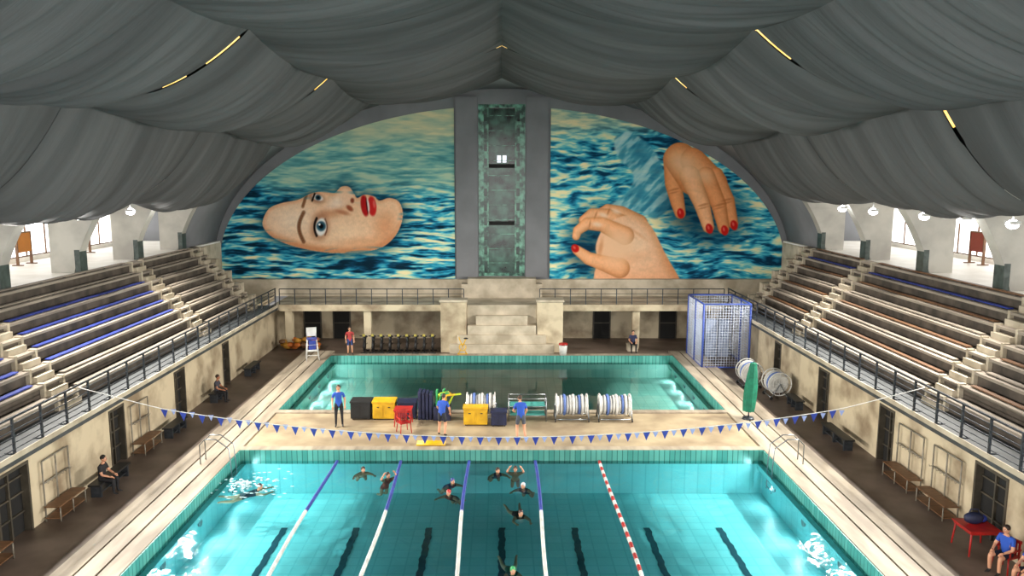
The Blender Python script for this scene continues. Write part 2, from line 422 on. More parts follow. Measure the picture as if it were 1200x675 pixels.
# ------------------------------------------------------------------ vault
A_,B_,Z_=18.8,11.25,5.0
def ell(x,a=A_,b=B_): return Z_+b*math.sqrt(max(0,1-(x/a)**2))
def vault(name,y0,y1,zmin,mat,a=A_,b=B_):
    mb=MB(); n=64; th0=math.asin((zmin-Z_)/b)
    vs=[];fs=[]
    for i in range(n+1):
        th=th0+(math.pi-2*th0)*i/n
        for rr in(0,.3):
            for yy in(y0,y1): vs.append(((a+rr)*math.cos(th),yy,Z_+(b+rr)*math.sin(th)))
    for i in range(n):
        q=4*i
        fs+=[(q,q+1,q+5,q+4),(q+2,q+6,q+7,q+3),(q,q+4,q+6,q+2),(q+1,q+3,q+7,q+5)]
    mb.add(vs,fs,0,True); return mb.obj(name,[mat])
vault('ceiling_vault_end',44.3,50,6.4,M_grey)
vault('ceiling_vault',Y0,44.3,10.3,M_roof,18.8,12.0)
for s in(1,-1):
    for k in range(9):
        yc=44.0-5.35*k
        b=MB(); n=12; vs=[];fs=[]
        for i in range(n+1):
            z=6.6+(10.6-6.6)*i/n
            flare=.75*max(0,(z-8.9)/1.7)**2
            xi=A_*math.sqrt(1-((z-Z_)/B_)**2)-.1
            for (xx,yy) in((xi,yc-.28-flare),(xi,yc+.28+flare),(19.5,yc+.28+flare),(19.5,yc-.28-flare)): vs.append((s*xx,yy,z))
        for i in range(n):
            for q in range(4):
                q2=(q+1)%4; fs.append((i*4+q,i*4+q2,i*4+4+q2,i*4+4+q))
        fs.append((0,1,2,3)); fs.append(tuple(n*4+q for q in range(4)))
        b.add(vs,fs,0)
        b.box(s*18.22,s*18.45,yc-.29,yc+.29,6.0,7.6,1)
        b.obj('arcade_pier',[M_pier,M_green])
    b=MB(); b.box(s*17.6,s*19.9,Y0,44.3,10.5,11.4,0); b.obj('arcade_lintel',[M_pier])
# ------------------------------------------------------------------ end wall
b=MB()
WX=1.5
b.box(-24,-WX,50,50.6,0,17.5,0); b.box(WX,24,50,50.6,0,17.5,0); b.box(-WX,WX,50,50.6,0,4.3,0); b.box(-WX,WX,50,50.6,15.3,17.5,0)
b.obj('wall_back',[M_grey])
b=MB()
b.box(-18.6,-2.2,49.7,50,3.0,4.1,0); b.box(2.2,18.6,49.7,50,3.0,4.1,0)
b.box(-2.2,2.2,48.9,50,3.0,4.25,0)
for s in(1,-1):
    b.box(s*2.2,s*2.6,48.9,50,3.0,3.9,0)
    for i in range(5): b.box(s*(14.85+.7*i),s*18.6,45.35,45.9,3.0+.72*i,3.0+.72*(i+1),0)
    b.box(s*18.3,s*18.6,45.9,50,3,6.5,0)
b.obj('wall_back_cream_plinth',[M_cream])
b=MB()
for s in(1,-1): b.box(s*1.55,s*2.95,49.8,50,4.25,15.75,0)
b.obj('trim_1',[M_grey])
M_glass=pm('dark_green_glass','446e60','0c1c17',1.6,.15,detail=9,spec=.5,lo=.36,hi=.66)
M_frame=pm('green_marble_frame','6fae96','1c4036',2.6,.2,detail=9,lo=.4,hi=.62)
w=MB()
w.box(-1.5,1.5,50.4,50.45,4.3,15.3,0)
for x in(-1.5,1.15): w.box(x,x+.35,50.0,50.4,4.3,15.3,1)
for x in(-.95,.85): w.box(x,x+.1,50.2,50.4,4.3,15.3,1)
w.box(-1.15,1.15,50.05,50.4,15.1,15.3,1); w.box(-1.15,1.15,50.0,50.4,4.3,4.5,1)
for k in range(11):
    z=5.1+k*.95
    w.box(-.85,.85,50.34,50.39,z,z+.04,1)
    for s in(1,-1): w.box(s*.95,s*1.15,50.12,50.38,z+.15,z+.6,1)
for zz in(7.6,11.3): w.box(-.83,.83,50.33,50.39,zz,zz+.25,2)
w.box(-.3,-.05,50.36,50.395,11.65,12.1,3); w.box(.05,.3,50.36,50.395,11.65,12.1,3)
w.obj('window_1',[M_glass,M_frame,M_dark,pm('bright_pane','eef2ff',None,2,.3,emit=.9)])
b=MB(); b.box(-14,14,46,49.7,2.72,3.0,0)
b.box(-13.5,13.5,45.95,46.0,2.66,3.05,1)
for s in (1,-1): b.box(s*14.9,s*18.3,45.9,49.7,2.72,3.0,0)
b.obj('balcony_slab',[M_cream,M_marble])
b=MB()
for s in(1,-1):
    x0,x1=2.3,13.5
    for i in range(13):
        x=x0+(x1-x0)*i/12; b.box(s*(x-.025),s*(x+.025),46.05,46.1,3.0,4.0,0)
    for zz in(3.2,3.45,3.7): b.tube([(s*x0,46.08,zz),(s*x1,46.08,zz)],.015,0,5)
    b.tube([(s*x0,46.08,4.0),(s*x1,46.08,4.0)],.03,0,6)
b.obj('balcony_railing',[M_dsteel])
b=MB(); b.box(-14,14,49.2,49.7,.3,2.72,0)
for s in(1,-1):
    for x in(8.2,13.0): b.box(s*(x-.22),s*(x+.22),46.1,46.5,.3,2.72,0)
b.obj('wall_back_lower',[M_marble])
for i,x in enumerate((-12.3,-10.4,6.5,10.8)):
    b=MB(); b.box(x-.5,x+.5,49.1,49.16,.3,2.3,0)
    for a in(-.58,.5): b.box(x+a,x+a+.08,49.08,49.2,.3,2.4,1)
    b.box(x-.5,x+.5,49.08,49.2,2.3,2.4,1); b.box(x-.5,x+.5,49.09,49.12,1.3,1.36,1)
    b.obj('door_%d'%(9+i),[M_dark,M_doorf])
b=MB()
for s in(1,-1):
    b.box(s*2.1,s*3.65,45.0,45.95,.3,3.35,0); b.box(s*2.04,s*3.71,44.94,45.95,3.35,3.5,1)
b.box(-2.1,2.1,45.6,45.95,.3,3.1,1)
for k,(wd,y0_,zt) in enumerate(((3.1,44.5,.9),(2.65,44.75,1.4),(2.05,44.95,1.95),(1.55,45.2,2.5))):
    b.box(-wd,wd,y0_,45.6,.3,zt,1)
b.obj('stepped_stone_fountain',[M_marble,M_cream],bevel=.03)
# ------------------------------------------------------------------ murals
def mk_noise(seed,n=96):
    r=np.random.RandomState(seed); G=r.rand(n,n)
    def f(x,y):
        xi=np.floor(x).astype(int); yi=np.floor(y).astype(int); fx=x-xi; fy=y-yi
        fx=fx*fx*(3-2*fx); fy=fy*fy*(3-2*fy)
        a=G[xi%n,yi%n];b_=G[(xi+1)%n,yi%n];c=G[xi%n,(yi+1)%n];d=G[(xi+1)%n,(yi+1)%n]
        return (a*(1-fx)+b_*fx)*(1-fy)+(c*(1-fx)+d*fx)*fy
    return f
def fbm(f,x,y,o=4):
    t=0;a=.5;s=0
    for i in range(o): t=t+a*f(x*2**i+17*i,y*2**i+31*i); s+=a; a*=.5
    return t/s
def smooth(a,b_,x): t=np.clip((x-a)/(b_-a),0,1); return t*t*(3-2*t)
def catmull(P,n=8):
    out=[];N=len(P)
    for i in range(N):
        p0,p1,p2,p3=[np.array(P[(i+k-1)%N],float) for k in range(4)]
        for j in range(n):
            t=j/n
            out.append(.5*((2*p1)+(-p0+p2)*t+(2*p0-5*p1+4*p2-p3)*t*t+(-p0+3*p1-3*p2+p3)*t**3))
    return np.array(out)
def polysd(P,x,y):
    P=catmull(P); ins=np.zeros(x.shape,bool); dist=np.full(x.shape,1e9); N=len(P)
    for i in range(N):
        x1,y1=P[i];x2,y2=P[(i+1)%N]
        c=((y1>y)!=(y2>y))
        xx=(x2-x1)*(y-y1)/((y2-y1) if y2!=y1 else 1e-9)+x1
        ins^=(c&(x<xx))
        dx,dy=x2-x1,y2-y1; L=dx*dx+dy*dy+1e-9
        u=np.clip(((x-x1)*dx+(y-y1)*dy)/L,0,1)
        dist=np.minimum(dist,np.hypot(x-x1-u*dx,y-y1-u*dy))
    return np.where(ins,dist,-dist)
def ramp(t,stops):
    t=np.clip(t,0,1); out=np.zeros(t.shape+(3,))
    xs=[s[0] for s in stops]
    for k in range(3): out[...,k]=np.interp(t,xs,[int(s[1][2*k:2*k+2],16)/255 for s in stops])
    return out
def hx(s): return np.array([int(s[i:i+2],16)/255 for i in(0,2,4)])
def mixc(C,col,m):
    m=np.clip(m,0,1)[...,None]; return C*(1-m)+col*m
BR=mk_noise(77)
def brush(x,y):
    return 1+.09*(fbm(BR,x/5+y/9,y/3.2-x/12,3)-.5)+.05*(BR(x*1.1,y*.6)-.5)
def capsule(C,x,y,pts,rads,base,sh=.5,light=(-.5,-.6)):
    D=np.full(x.shape,1e9); S=np.zeros(x.shape); LN=np.zeros(x.shape)
    for i in range(len(pts)-1):
        (x1,y1),(x2,y2)=pts[i],pts[i+1]; dx,dy=x2-x1,y2-y1; L=dx*dx+dy*dy
        u=np.clip(((x-x1)*dx+(y-y1)*dy)/L,0,1); r=rads[i]*(1-u)+rads[i+1]*u
        ex=x-x1-u*dx; ey=y-y1-u*dy; d=np.hypot(ex,ey)/r
        ln=(ex*light[0]+ey*light[1])/r
        b_=d<D; D=np.where(b_,d,D); LN=np.where(b_,ln,LN); S=np.where(b_,r,S)
    m=np.clip((1-D)*S/1.2+.5,0,1)
    shade=(1.03-sh*.45*D**3+.13*LN)*brush(x,y)
    col=base*shade[...,None]
    col[...,1]*=(1-.10*np.clip(D,0,1)**2); col[...,2]*=(1-.22*np.clip(D,0,1)**2)
    return C*(1-m[...,None])+np.clip(col,0,1)*m[...,None]
def ellm(x,y,cx,cy,rx,ry,ang=0,soft=.15):
    a=math.radians(ang); dx=x-cx;dy=y-cy; u=dx*math.cos(a)+dy*math.sin(a); v=-dx*math.sin(a)+dy*math.cos(a)
    d=np.hypot(u/rx,v/ry); return 1-smooth(1-soft,1+soft,d)
def paint_left(x,y):
    f1=mk_noise(1);f2=mk_noise(2);f3=mk_noise(3)
    wx=fbm(f3,x/60,y/20,3)*3
    n=fbm(f1,x/34+wx*.6,y/4.2+wx,4); n2=fbm(f2,x/14,y/2.2+wx*1.5,3)
    t=.55*n+.45*n2
    t=np.clip((t-.5)*2.7+.5,0,1)
    calm=ramp(t*.6+.25,[(0,'336c76'),(.4,'62a5a6'),(.7,'9cc8b6'),(1,'d8deb8')])
    rough_=ramp(t,[(0,'0c2a3c'),(.26,'164f70'),(.43,'2595bb'),(.6,'5cc2d2'),(.76,'b6e2cc'),(1,'f8efbc')])
    pale=ramp(t*.5+fbm(f2,x/50,y/14)*.5,[(0,'86b0a6'),(.35,'b6c9ac'),(.7,'dcd8ae'),(1,'f0e4b8')])
    k1=smooth(150,176,y+10*(fbm(f3,x/30,y/30)-.5)); C=pale*(1-k1[...,None])+calm*k1[...,None]
    lim=225-30*smooth(330,260,x)
    k2=smooth(-18,14,y-lim); C=C*(1-k2[...,None])+rough_*k2[...,None]
    face=[(308,260),(315,245),(330,238),(350,234),(364,227),(380,224),(392,226),(400,219),(409,219),(415,227),(419,232),(427,228),(438,230),(445,235),(456,232),(467,236),(472,248),(470,263),(462,278),(447,290),(420,296),(385,296),(350,290),(325,281),(312,271)]
    sd=polysd(face,x,y)
    C=mixc(C,hx('0b3145'),.7*np.exp(-np.clip(-sd,0,99)/7)*(sd<0))
    m=np.clip(sd/1.0+.5,0,1)
    S=np.ones(x.shape+(3,))*hx('f2c6a0')
    S=mixc(S,hx('fbe0c4'),.9*ellm(x,y,345,258,28,16,0,.9)); S=mixc(S,hx('fad6b2'),.85*ellm(x,y,400,272,26,16,0,.9))
    S=mixc(S,hx('c47848'),.8*(1-smooth(0,11,sd))*smooth(256,290,y))
    S=mixc(S,hx('dc9a70'),.55*(1-smooth(0,6,sd)))
    S=mixc(S,hx('c98058'),.55*ellm(x,y,386,250,16,5,-8,.9))
    S=mixc(S,hx('d48c60'),.6*ellm(x,y,452,266,12,16,0,.9)); S=mixc(S,hx('d88f60'),.4*ellm(x,y,425,284,30,6,-6,.9))
    S=mixc(S,hx('fde2cc'),.9*ellm(x,y,397,236,13,6,-25,.8)); S=mixc(S,hx('f5caa8'),.9*ellm(x,y,406,230,8,9,0,.6))
    S=S*brush(x,y)[...,None]
    S=mixc(S,hx('9a4a30'),.9*ellm(x,y,410,244,4.5,2.6,40,.5)); S=mixc(S,hx('7a3322'),.9*ellm(x,y,413,235,2.2,3,0,.5))
    S=mixc(S,hx('b56a4a'),.6*ellm(x,y,402,249,8,2.2,15,.7))
    # eyes: shadowed socket, wide open eyeball, iris, lashes
    S=mixc(S,hx('96593c'),.7*ellm(x,y,375,266,10,14,8,.6)); S=mixc(S,hx('f2f0ec'),ellm(x,y,376.5,266,6.4,10.5,8,.2))
    S=mixc(S,hx('2b5568'),ellm(x,y,376.5,265,5.4,5.8,0,.25)); S=mixc(S,hx('0b0d12'),ellm(x,y,376.5,265,2.7,2.9,0,.3)); S=mixc(S,hx('ffffff'),ellm(x,y,374.5,263,1.3,1.3,0,.4))
    for q in range(11):
        a=q/10; S=mixc(S,hx('1a1210'),.95*ellm(x,y,368.6+2.6*(2*a-1)**2,256+a*20,1.3,1.8,0,.5)); S=mixc(S,hx('5a3a2c'),.6*ellm(x,y,383.5-2.4*(2*a-1)**2,257+a*18,.8,1.6,0,.5))
    S=mixc(S,hx('8a5640'),.7*ellm(x,y,371,232,9,5.5,20,.6)); S=mixc(S,hx('eeece8'),.95*ellm(x,y,372.5,231.5,6.5,3.4,20,.3)); S=mixc(S,hx('23424f'),ellm(x,y,373,231.5,3.4,3.2,20,.3)); S=mixc(S,hx('0b0d12'),ellm(x,y,373,231.5,1.6,1.6,20,.3))
    for q in range(7):
        a=q/6; S=mixc(S,hx('1a1210'),.9*ellm(x,y,366+a*3,235-a*8,1.1,1.4,0,.5))
    for q in range(14):
        a=q/13; bx=354-5.5*math.sin(a*math.pi); by=249+a*34
        S=mixc(S,hx('6b4128'),.75*ellm(x,y,bx+2,by,2.2,2.4,0,.5))
    for q in range(8):
        a=q/7; S=mixc(S,hx('7a4c30'),.7*ellm(x,y,355+a*4,242-a*13,1.8,2,0,.5))
    S=mixc(S,hx('b01c1e'),ellm(x,y,427.5,241,4.6,12.5,-8,.18)); S=mixc(S,hx('c92a28'),ellm(x,y,436,241.5,5.2,11.5,-6,.18))
    S=mixc(S,hx('e9ded6'),.95*ellm(x,y,431.5,241,1.5,8,-7,.4)); S=mixc(S,hx('4a0c10'),.8*ellm(x,y,430,241,.9,10,-7,.4))
    S=mixc(S,hx('f07a70'),.7*ellm(x,y,438.5,239,1.4,4.5,-6,.5))
    C=C*(1-m[...,None])+S*m[...,None]
    wv=smooth(.62,.75,n)*smooth(6,-3,sd-2)
    return mixc(C,hx('2a7f95'),.6*wv*(sd>-2))
def paint_right(x,y):
    f1=mk_noise(11);f2=mk_noise(12);f3=mk_noise(13)
    wx=fbm(f3,x/50,y/22,3)*3
    n=fbm(f1,x/30+wx*.8,y/5+wx*1.2,4); n2=fbm(f2,x/12,y/2.6+wx*1.6,3)
    t=np.clip((.55*n+.45*n2-.5)*2.7+.5,0,1)
    C=ramp(t,[(0,'103a56'),(.22,'1c6a8e'),(.42,'36a8c6'),(.6,'70cad0'),(.76,'bfe4cc'),(1,'f8f0bc')])
    pale=ramp(t,[(0,'78aca8'),(.5,'c6d4b4'),(1,'f2e6b8')])
    k=smooth(168,138,y+ (x-700)*.05); C=C*(1-k[...,None])+pale*k[...,None]
    cl=[(722,160),(740,155),(765,175),(778,200),(790,232),(770,256),(748,248),(735,258),(712,245),(735,225),(742,205),(722,180)]
    sd=polysd(cl,x,y); fold=fbm(f2,(x+y)/9,(x-y)/30,3)
    CC=ramp(fold,[(0,'1f6484'),(.42,'479cb4'),(.56,'98ced4'),(1,'e4f2e8')])
    m=np.clip(sd/3+.5,0,1)*.9; C=C*(1-m[...,None])+CC*m[...,None]
    sk=hx('e39a66'); sk2=hx('f0b486')
    C=mixc(C,hx('0a2b40'),.75*ellm(x,y,826,248,48,38,20,.5)); C=mixc(C,hx('0a2b40'),.7*ellm(x,y,700,285,36,42,20,.5))
    # upper-right hand
    C=capsule(C,x,y,[(790,186),(789,215),(794,238),(797,250)],[13,10,8,6.5],sk)
    C=capsule(C,x,y,[(797,186),(812,212)],[19,17],sk*.98,.4)
    C=capsule(C,x,y,[(812,188),(838,214)],[15,14],sk*.98,.4)
    C=capsule(C,x,y,[(838,206),(852,235),(859,262)],[10,8.5,6],sk)
    C=capsule(C,x,y,[(827,206),(842,240),(848,268)],[10.5,9,6.5],sk)
    C=capsule(C,x,y,[(808,206),(822,238),(830,266)],[12,9.5,6.8],sk2)
    C=mixc(C,hx('f8cea6'),.7*ellm(x,y,800,192,17,12,30,.9)); C=mixc(C,hx('f8cea6'),.5*ellm(x,y,826,206,10,8,30,.9))
    for (cx,cy,a) in((797.5,250,10),(831,268,15),(849,270,10),(860,264,12)):
        C=mixc(C,hx('c0201c'),ellm(x,y,cx,cy,4.2,6,-a,.2)); C=mixc(C,hx('f08070'),.6*ellm(x,y,cx-1,cy-1.5,1.2,2.4,-a,.5))
    for (cx,cy) in((824,240),(843,240),(852,234),(790,222)):
        C=mixc(C,hx('a86034'),.5*ellm(x,y,cx,cy,6,1.3,-15,.6)); C=mixc(C,hx('a86034'),.4*ellm(x,y,cx,cy+3.5,5.5,1.1,-15,.6))
    # lower-left hand: forearm from the frame bottom, back of hand up, slender fingers reaching left, thumb below
    C=capsule(C,x,y,[(748,262),(728,250),(712,246),(702,250)],[11,8.5,7,5],sk2*.95,.5)
    C=capsule(C,x,y,[(740,268),(712,253),(694,251),(683,258)],[12,8.5,7,5],sk2*.98,.5)
    arm=[(702,276),(710,263),(722,256),(738,252),(754,256),(766,270),(780,298),(796,326),(804,345),(700,345),(696,324),(700,306),(698,290)]
    sd=polysd(arm,x,y); m=np.clip(sd/1.5+.5,0,1); S=np.ones(x.shape+(3,))*hx('f0b68c')
    S=mixc(S,hx('cf8450'),.6*(1-smooth(0,14,sd))*smooth(715,765,x)); S=mixc(S,hx('fcdcbc'),.8*ellm(x,y,738,284,30,22,40,.95)); S=mixc(S,hx('d88f60'),.4*ellm(x,y,728,305,28,6,-15,.9))
    for kx in(-14,-2,10): S=mixc(S,hx('d8966a'),.45*ellm(x,y,736+kx,270+abs(kx)*.3,1.8,13,-55,.9))
    S=S*brush(x,y)[...,None]
    C=C*(1-m[...,None])+S*m[...,None]
    C=capsule(C,x,y,[(732,276),(706,263),(688,262),(677,270),(675,277)],[11,8.5,7,5.5,4.5],sk2,.4)
    C=capsule(C,x,y,[(726,314),(706,308),(690,303),(676,293)],[12,9,7.5,5.5],sk2,.4)
    C=mixc(C,hx('f6c8a0'),.85*ellm(x,y,724,290,20,18,0,.6)); C=mixc(C,hx('c98050'),.5*ellm(x,y,704,290,2.2,9,10,.8))
    C=mixc(C,hx('c0201c'),ellm(x,y,674,291,4.4,5.0,-40,.2)); C=mixc(C,hx('f08070'),.6*ellm(x,y,673,290,1.2,2,-40,.5))
    for (cx,cy,a) in((722,248,20),(707,252,20),(700,263,10)):
        C=mixc(C,hx('fde4cc'),.6*ellm(x,y,cx,cy,5,2.4,a,.8)); C=mixc(C,hx('a86034'),.45*ellm(x,y,cx-9,cy,1.1,4.5,a,.6))
    return C
def mural(name,xa,xb,paint,cols=430,rows=300,k=.97):
    X=np.linspace(xa,xb,cols); top=Z_+10.2*np.sqrt(np.clip(1-(X/18.45)**2,0.004,1)); V=np.linspace(0,1,rows)
    XX=np.repeat(X[:,None],rows,1); ZZ=4.12+(top[:,None]-4.12)*V[None,:]
    dz=ZZ-H; d=50*math.cos(P)-dz*math.sin(P); v=50*math.sin(P)+dz*math.cos(P)
    mx=CX+F*XX/d; my=337.5-F*v/d      # mural painting coordinates (measured from the artwork)
    C=np.clip(paint(mx,my),0,1)
    lin=np.where(C<=.04045,C/12.92,((C+.055)/1.055)**2.4)*k
    vs=np.stack([XX,np.full(XX.shape,49.96),ZZ],-1).reshape(-1,3)
    idx=np.arange(cols*rows).reshape(cols,rows)
    fs=np.stack([idx[:-1,:-1],idx[1:,:-1],idx[1:,1:],idx[:-1,1:]],-1).reshape(-1,4)
    me=bpy.data.meshes.new(name); me.from_pydata(vs.tolist(),[],fs.tolist())
    ca=me.color_attributes.new('Col','FLOAT_COLOR','POINT')
    buf=np.ones((cols*rows,4),np.float32); buf[:,:3]=lin.reshape(-1,3); ca.data.foreach_set('color',buf.ravel())
    m=bpy.data.materials.new(name+'_paint'); m.use_nodes=True; nt=m.node_tree
    at=nt.nodes.new('ShaderNodeVertexColor'); at.layer_name='Col'
    nt.links.new(at.outputs[0],nt.nodes['Principled BSDF'].inputs['Base Color']); nt.nodes['Principled BSDF'].inputs['Roughness'].default_value=.9
    nt.nodes['Principled BSDF'].inputs['Specular IOR Level'].default_value=.1
    me.materials.append(m); ob=bpy.data.objects.new(name,me); sc.collection.objects.link(ob); return ob
mural('mural_face_in_water',-18.43,-3.05,paint_left)
mural('mural_hands_in_water',3.13,18.43,paint_right)
# ------------------------------------------------------------------ draped fabric ceiling
RIBS=[44.3,33.6,23.0,12.4,1.8]
NODES=[(0,16.2),(7.3,14.95),(12.7,13.05),(17.7,10.0)]
SAG=[.65,.9,1.6]
WARM=[(-9.9,-9.2,23.0),(-8.6,-7.6,23.0),(7.2,8.4,23.0),(-8.0,-7.4,33.6),(7.4,7.9,33.6),(12.9,13.3,23.0),(-.25,.25,33.6)]
def zsheet(x,f=.85):
    x=abs(x)
    for k in range(3):
        (a,za),(c,zb)=NODES[k],NODES[k+1]
        if a<=x<=c:
            u=(x-a)/(c-a); return za+(zb-za)*u-SAG[k]*f*4*u*(1-u)
for s in(1,-1):
    for j in range(len(RIBS)-1):
        ya,yb=RIBS[j+1],RIBS[j]
        b=MB()
        for k in range(3):
            (xa,za),(xb,zb)=NODES[k],NODES[k+1]
            nu,nt_=30,170; vs=[];fs=[]; sd=random.random()*50; sf=random.uniform(.9,1.12)
            for i in range(nt_+1):
                t=i/nt_
                for q in range(nu+1):
                    u=q/nu; x=xa+(xb-xa)*u
                    gg=[]
                    for rib in(ya,yb):
                        g=.015+.04*max(0,noise.noise(Vector((x*.6*s,rib,5.5))))
                        for (w0,w1,wy) in WARM:
                            if abs(wy-rib)<.1 and w0-.3<s*x<w1+.3: g+=.09
                        gg.append(g)
                    yy=(ya+gg[0])+(yb-ya-gg[0]-gg[1])*t
                    cab=.4*math.sin(math.pi*t)**.8
                    c0=cab if k>0 else cab*.25
                    c1=cab if k<2 else cab*.2
                    z=za+(zb-za)*u-(c0*(1-u)+c1*u)-SAG[k]*(1+(sf-1)*math.sin(math.pi*t))*(.85+.2*math.sin(math.pi*t))*4*u*(1-u)
                    w=math.sin(math.pi*u)**.5
                    fold=noise.noise(Vector((yy*.5,u*.8+sd,k)))*.3+noise.noise(Vector((yy*1.8+u*1.5,u*.7+sd,3)))*.17+noise.noise(Vector((yy*4.5+u*3,u*1.0,sd)))*.09
                    fold+=-.14*abs(noise.noise(Vector((yy*2.2+u*2,u*.5,sd+9))))
                    z+=fold*w*min(1,4*t,4*(1-t))
                    vs.append((s*x,yy,z))
            for i in range(nt_):
                for q in range(nu):
                    a=i*(nu+1)+q; fs.append((a,a+1,a+nu+2,a+nu+1))
            b.add(vs,fs,0,True)
        b.obj('ceiling_drape',[M_fabric])
b=MB()
for j in range(len(RIBS)):
    y=RIBS[j]
    for s in(1,-1):
        b.tube([(s*x,y,ell(x)+.35) for x in np.linspace(0,17.4,24)],.05,0,6)
for s in (1,-1):
    for x,z in NODES[1:3]:
        b.tube([(s*x,Y0,z+.06),(s*x,44.3,z+.06)],.03,0,5)
b.tube([(0,Y0,16.27),(0,44.3,16.27)],.05,0,6)
b.obj('ceiling_drape_cables',[M_dsteel])
M_warm=pm('warm_lamp','ffd98a','f0b850',2,.5,emit=1.2)
for (x0,x1,y) in WARM:
    b=MB(); n=6
    b.tube([(x0+(x1-x0)*i/n,y,zsheet(x0+(x1-x0)*i/n)+.06) for i in range(n+1)],.05,0,8)
    b.obj('ceiling_tube_lamp',[M_warm])
# ------------------------------------------------------------------ floodlights
M_lamp=pm('lamp_face','ffffff','fafcff',2,.3,emit=14)
for s in(1,-1):
    for k,yy in enumerate((38.5,35.3,31.0,28.3,25.6,17,11,5)):
        e=empty('floodlight',(s*17.0,yy,9.15))
        b=MB(); b.box(-.16,.16,-.2,.2,0,.12,0); b.tube([(0,0,.12),(0,0,.5)],.03,0,6); b.ball((0,0,0),(.2,.2,.16),1,12,8)
        b.obj('housing',[M_white,M_lamp],e)
        L=bpy.data.lights.new('flood','AREA'); L.shape='DISK'; L.size=.5; L.energy=600; L.color=(1,.94,.86); L.spread=math.radians(130)
        lo=bpy.data.objects.new('flood_light',L); sc.collection.objects.link(lo); lo.parent=e; lo.location=(-s*.25,0,-.16)
        lo.rotation_euler=Vector((-s*.9,0,-.62)).to_track_quat('-Z','Y').to_euler()
# ------------------------------------------------------------------ backstroke flags
b=MB()
def fl(x):
    a=abs(x)
    return 2.35+.95*(a/11)**2 if a<11 else 3.3+(a-11)/2.67*.72
pts=[(x,24.0,fl(x)) for x in np.linspace(-13.63,13.63,60)]
b.tube(pts,.014,0,5)
i=0;x=-10.9
while x<=10.9:
    z=fl(x)
    b.add([(x-.12,24.0,z),(x+.12,24.0,z),(x,24.02,z-.3)],[(0,1,2)],1)
    b.add([(x+.2,24.0,z),(x+.38,24.0,z),(x+.29,24.01,z-.2)],[(0,1,2)],2)
    x+=.6; i+=1
b.obj('backstroke_flag_line',[M_white,M_blue,pm('flag_pale','8c9ac8',None,4,.7)])
# ------------------------------------------------------------------ deck furniture
def locker(name,x0,x1,y0,y1,z0,zh,mat):
    b=MB(); b.box(x0,x1,y0,y1,z0+.06,z0+zh-.05,0); b.box(x0-.03,x1+.03,y0-.03,y1+.03,z0+zh-.05,z0+zh+.02,1)
    w=(x1-x0)/2
    for k in range(2):
        b.box(x0+k*w+.05,x0+(k+1)*w-.05,y0-.02,y0,z0+.14,z0+zh-.14,1); b.box(x0+k*w+w*.4,x0+k*w+w*.6,y0-.045,y0-.02,z0+zh-.25,z0+zh-.21,2)
    for x in(x0+.05,x1-.1):
        for y in(y0+.05,y1-.1): b.box(x,x+.06,y,y+.06,z0,z0+.07,2)
    return b.obj(name,[mat,mat,M_black],bevel=.015)
dz=.36
locker('equipment_chest',-6.5,-5.65,31.9,32.6,dz,.8,M_black)
locker('equipment_chest',-5.55,-4.6,31.9,32.6,dz,.8,M_yellow)
locker('equipment_chest',-4.5,-3.7,32.0,32.6,dz,.75,M_navy)
locker('equipment_chest',-1.6,-.6,31.1,31.6,dz,.78,M_yellow)
locker('equipment_chest',-.45,.2,31.0,31.5,dz,.65,M_navy)
b=MB()
for i in range(4): b.box(-3.6+.16*i,-3.6+.16*i+.13,31.9,32.5,dz,dz+1.25-.03*i,0)
b.obj('foam_mat_stack',[M_navy],bevel=.03)
b=MB(); random.seed(8)
for i in range(12):
    x=-2.85+random.uniform(0,.5); y=31.9+random.uniform(0,.4); h_=random.uniform(1.0,1.3); lx=random.uniform(-.05,.3)
    b.tube([(x,y,dz+.1),(x+lx*.3,y,dz+h_*.6),(x+lx,y,dz+h_),(x+lx*2.2,y,dz+h_+.05)],.045,i%3,7)
b.box(-2.93,-2.2,31.8,32.4,dz,dz+.6,3)
b.obj('pool_noodle_basket',[pm('lime','b8d42a',None,3,.6),pm('noodle_green','2f9a58',None,3,.6),M_yellow,M_navy])
def table(name,cx,cy,z0,wx,wy,ht,mat):
    b=MB(); b.box(cx-wx/2,cx+wx/2,cy-wy/2,cy+wy/2,z0+ht-.05,z0+ht,0); b.box(cx-wx/2+.04,cx+wx/2-.04,cy-wy/2+.04,cy+wy/2-.04,z0+ht-.12,z0+ht-.05,0)
    for sx in(-1,1):
        for sy in(-1,1):
            b.tube([(cx+sx*(wx/2-.08),cy+sy*(wy/2-.08),z0+ht-.1),(cx+sx*(wx/2-.03),cy+sy*(wy/2-.03),z0)],[.035,.025],0,6)
    return b.obj(name,[mat],bevel=.01)
table('red_table',-4.15,31.3,dz,.75,.7,.72,M_red)
def chair(name,x,y,z0,rz,mat):
    b=MB(); b.box(-.23,.23,-.22,.22,.42,.46,0)
    for k in range(5): b.box(-.2+.09*k,-.15+.09*k,.2,.23,.46,.85,0)
    b.box(-.23,.23,.19,.24,.8,.88,0)
    for sx in(-1,1):
        for sy in(-1,1): b.tube([(sx*.2,sy*.19,.44),(sx*.24,sy*.24,0)],[.025,.02],0,6)
        b.box(sx*.23-.02,sx*.23+.02,-.2,.22,.62,.66,0); b.box(sx*.23-.015,sx*.23+.015,-.2,-.17,.44,.62,0)
    return b.obj(name,[mat],None,(x,y,z0),rz)
chair('red_chair',-4.0,30.3,dz,.5,M_red)
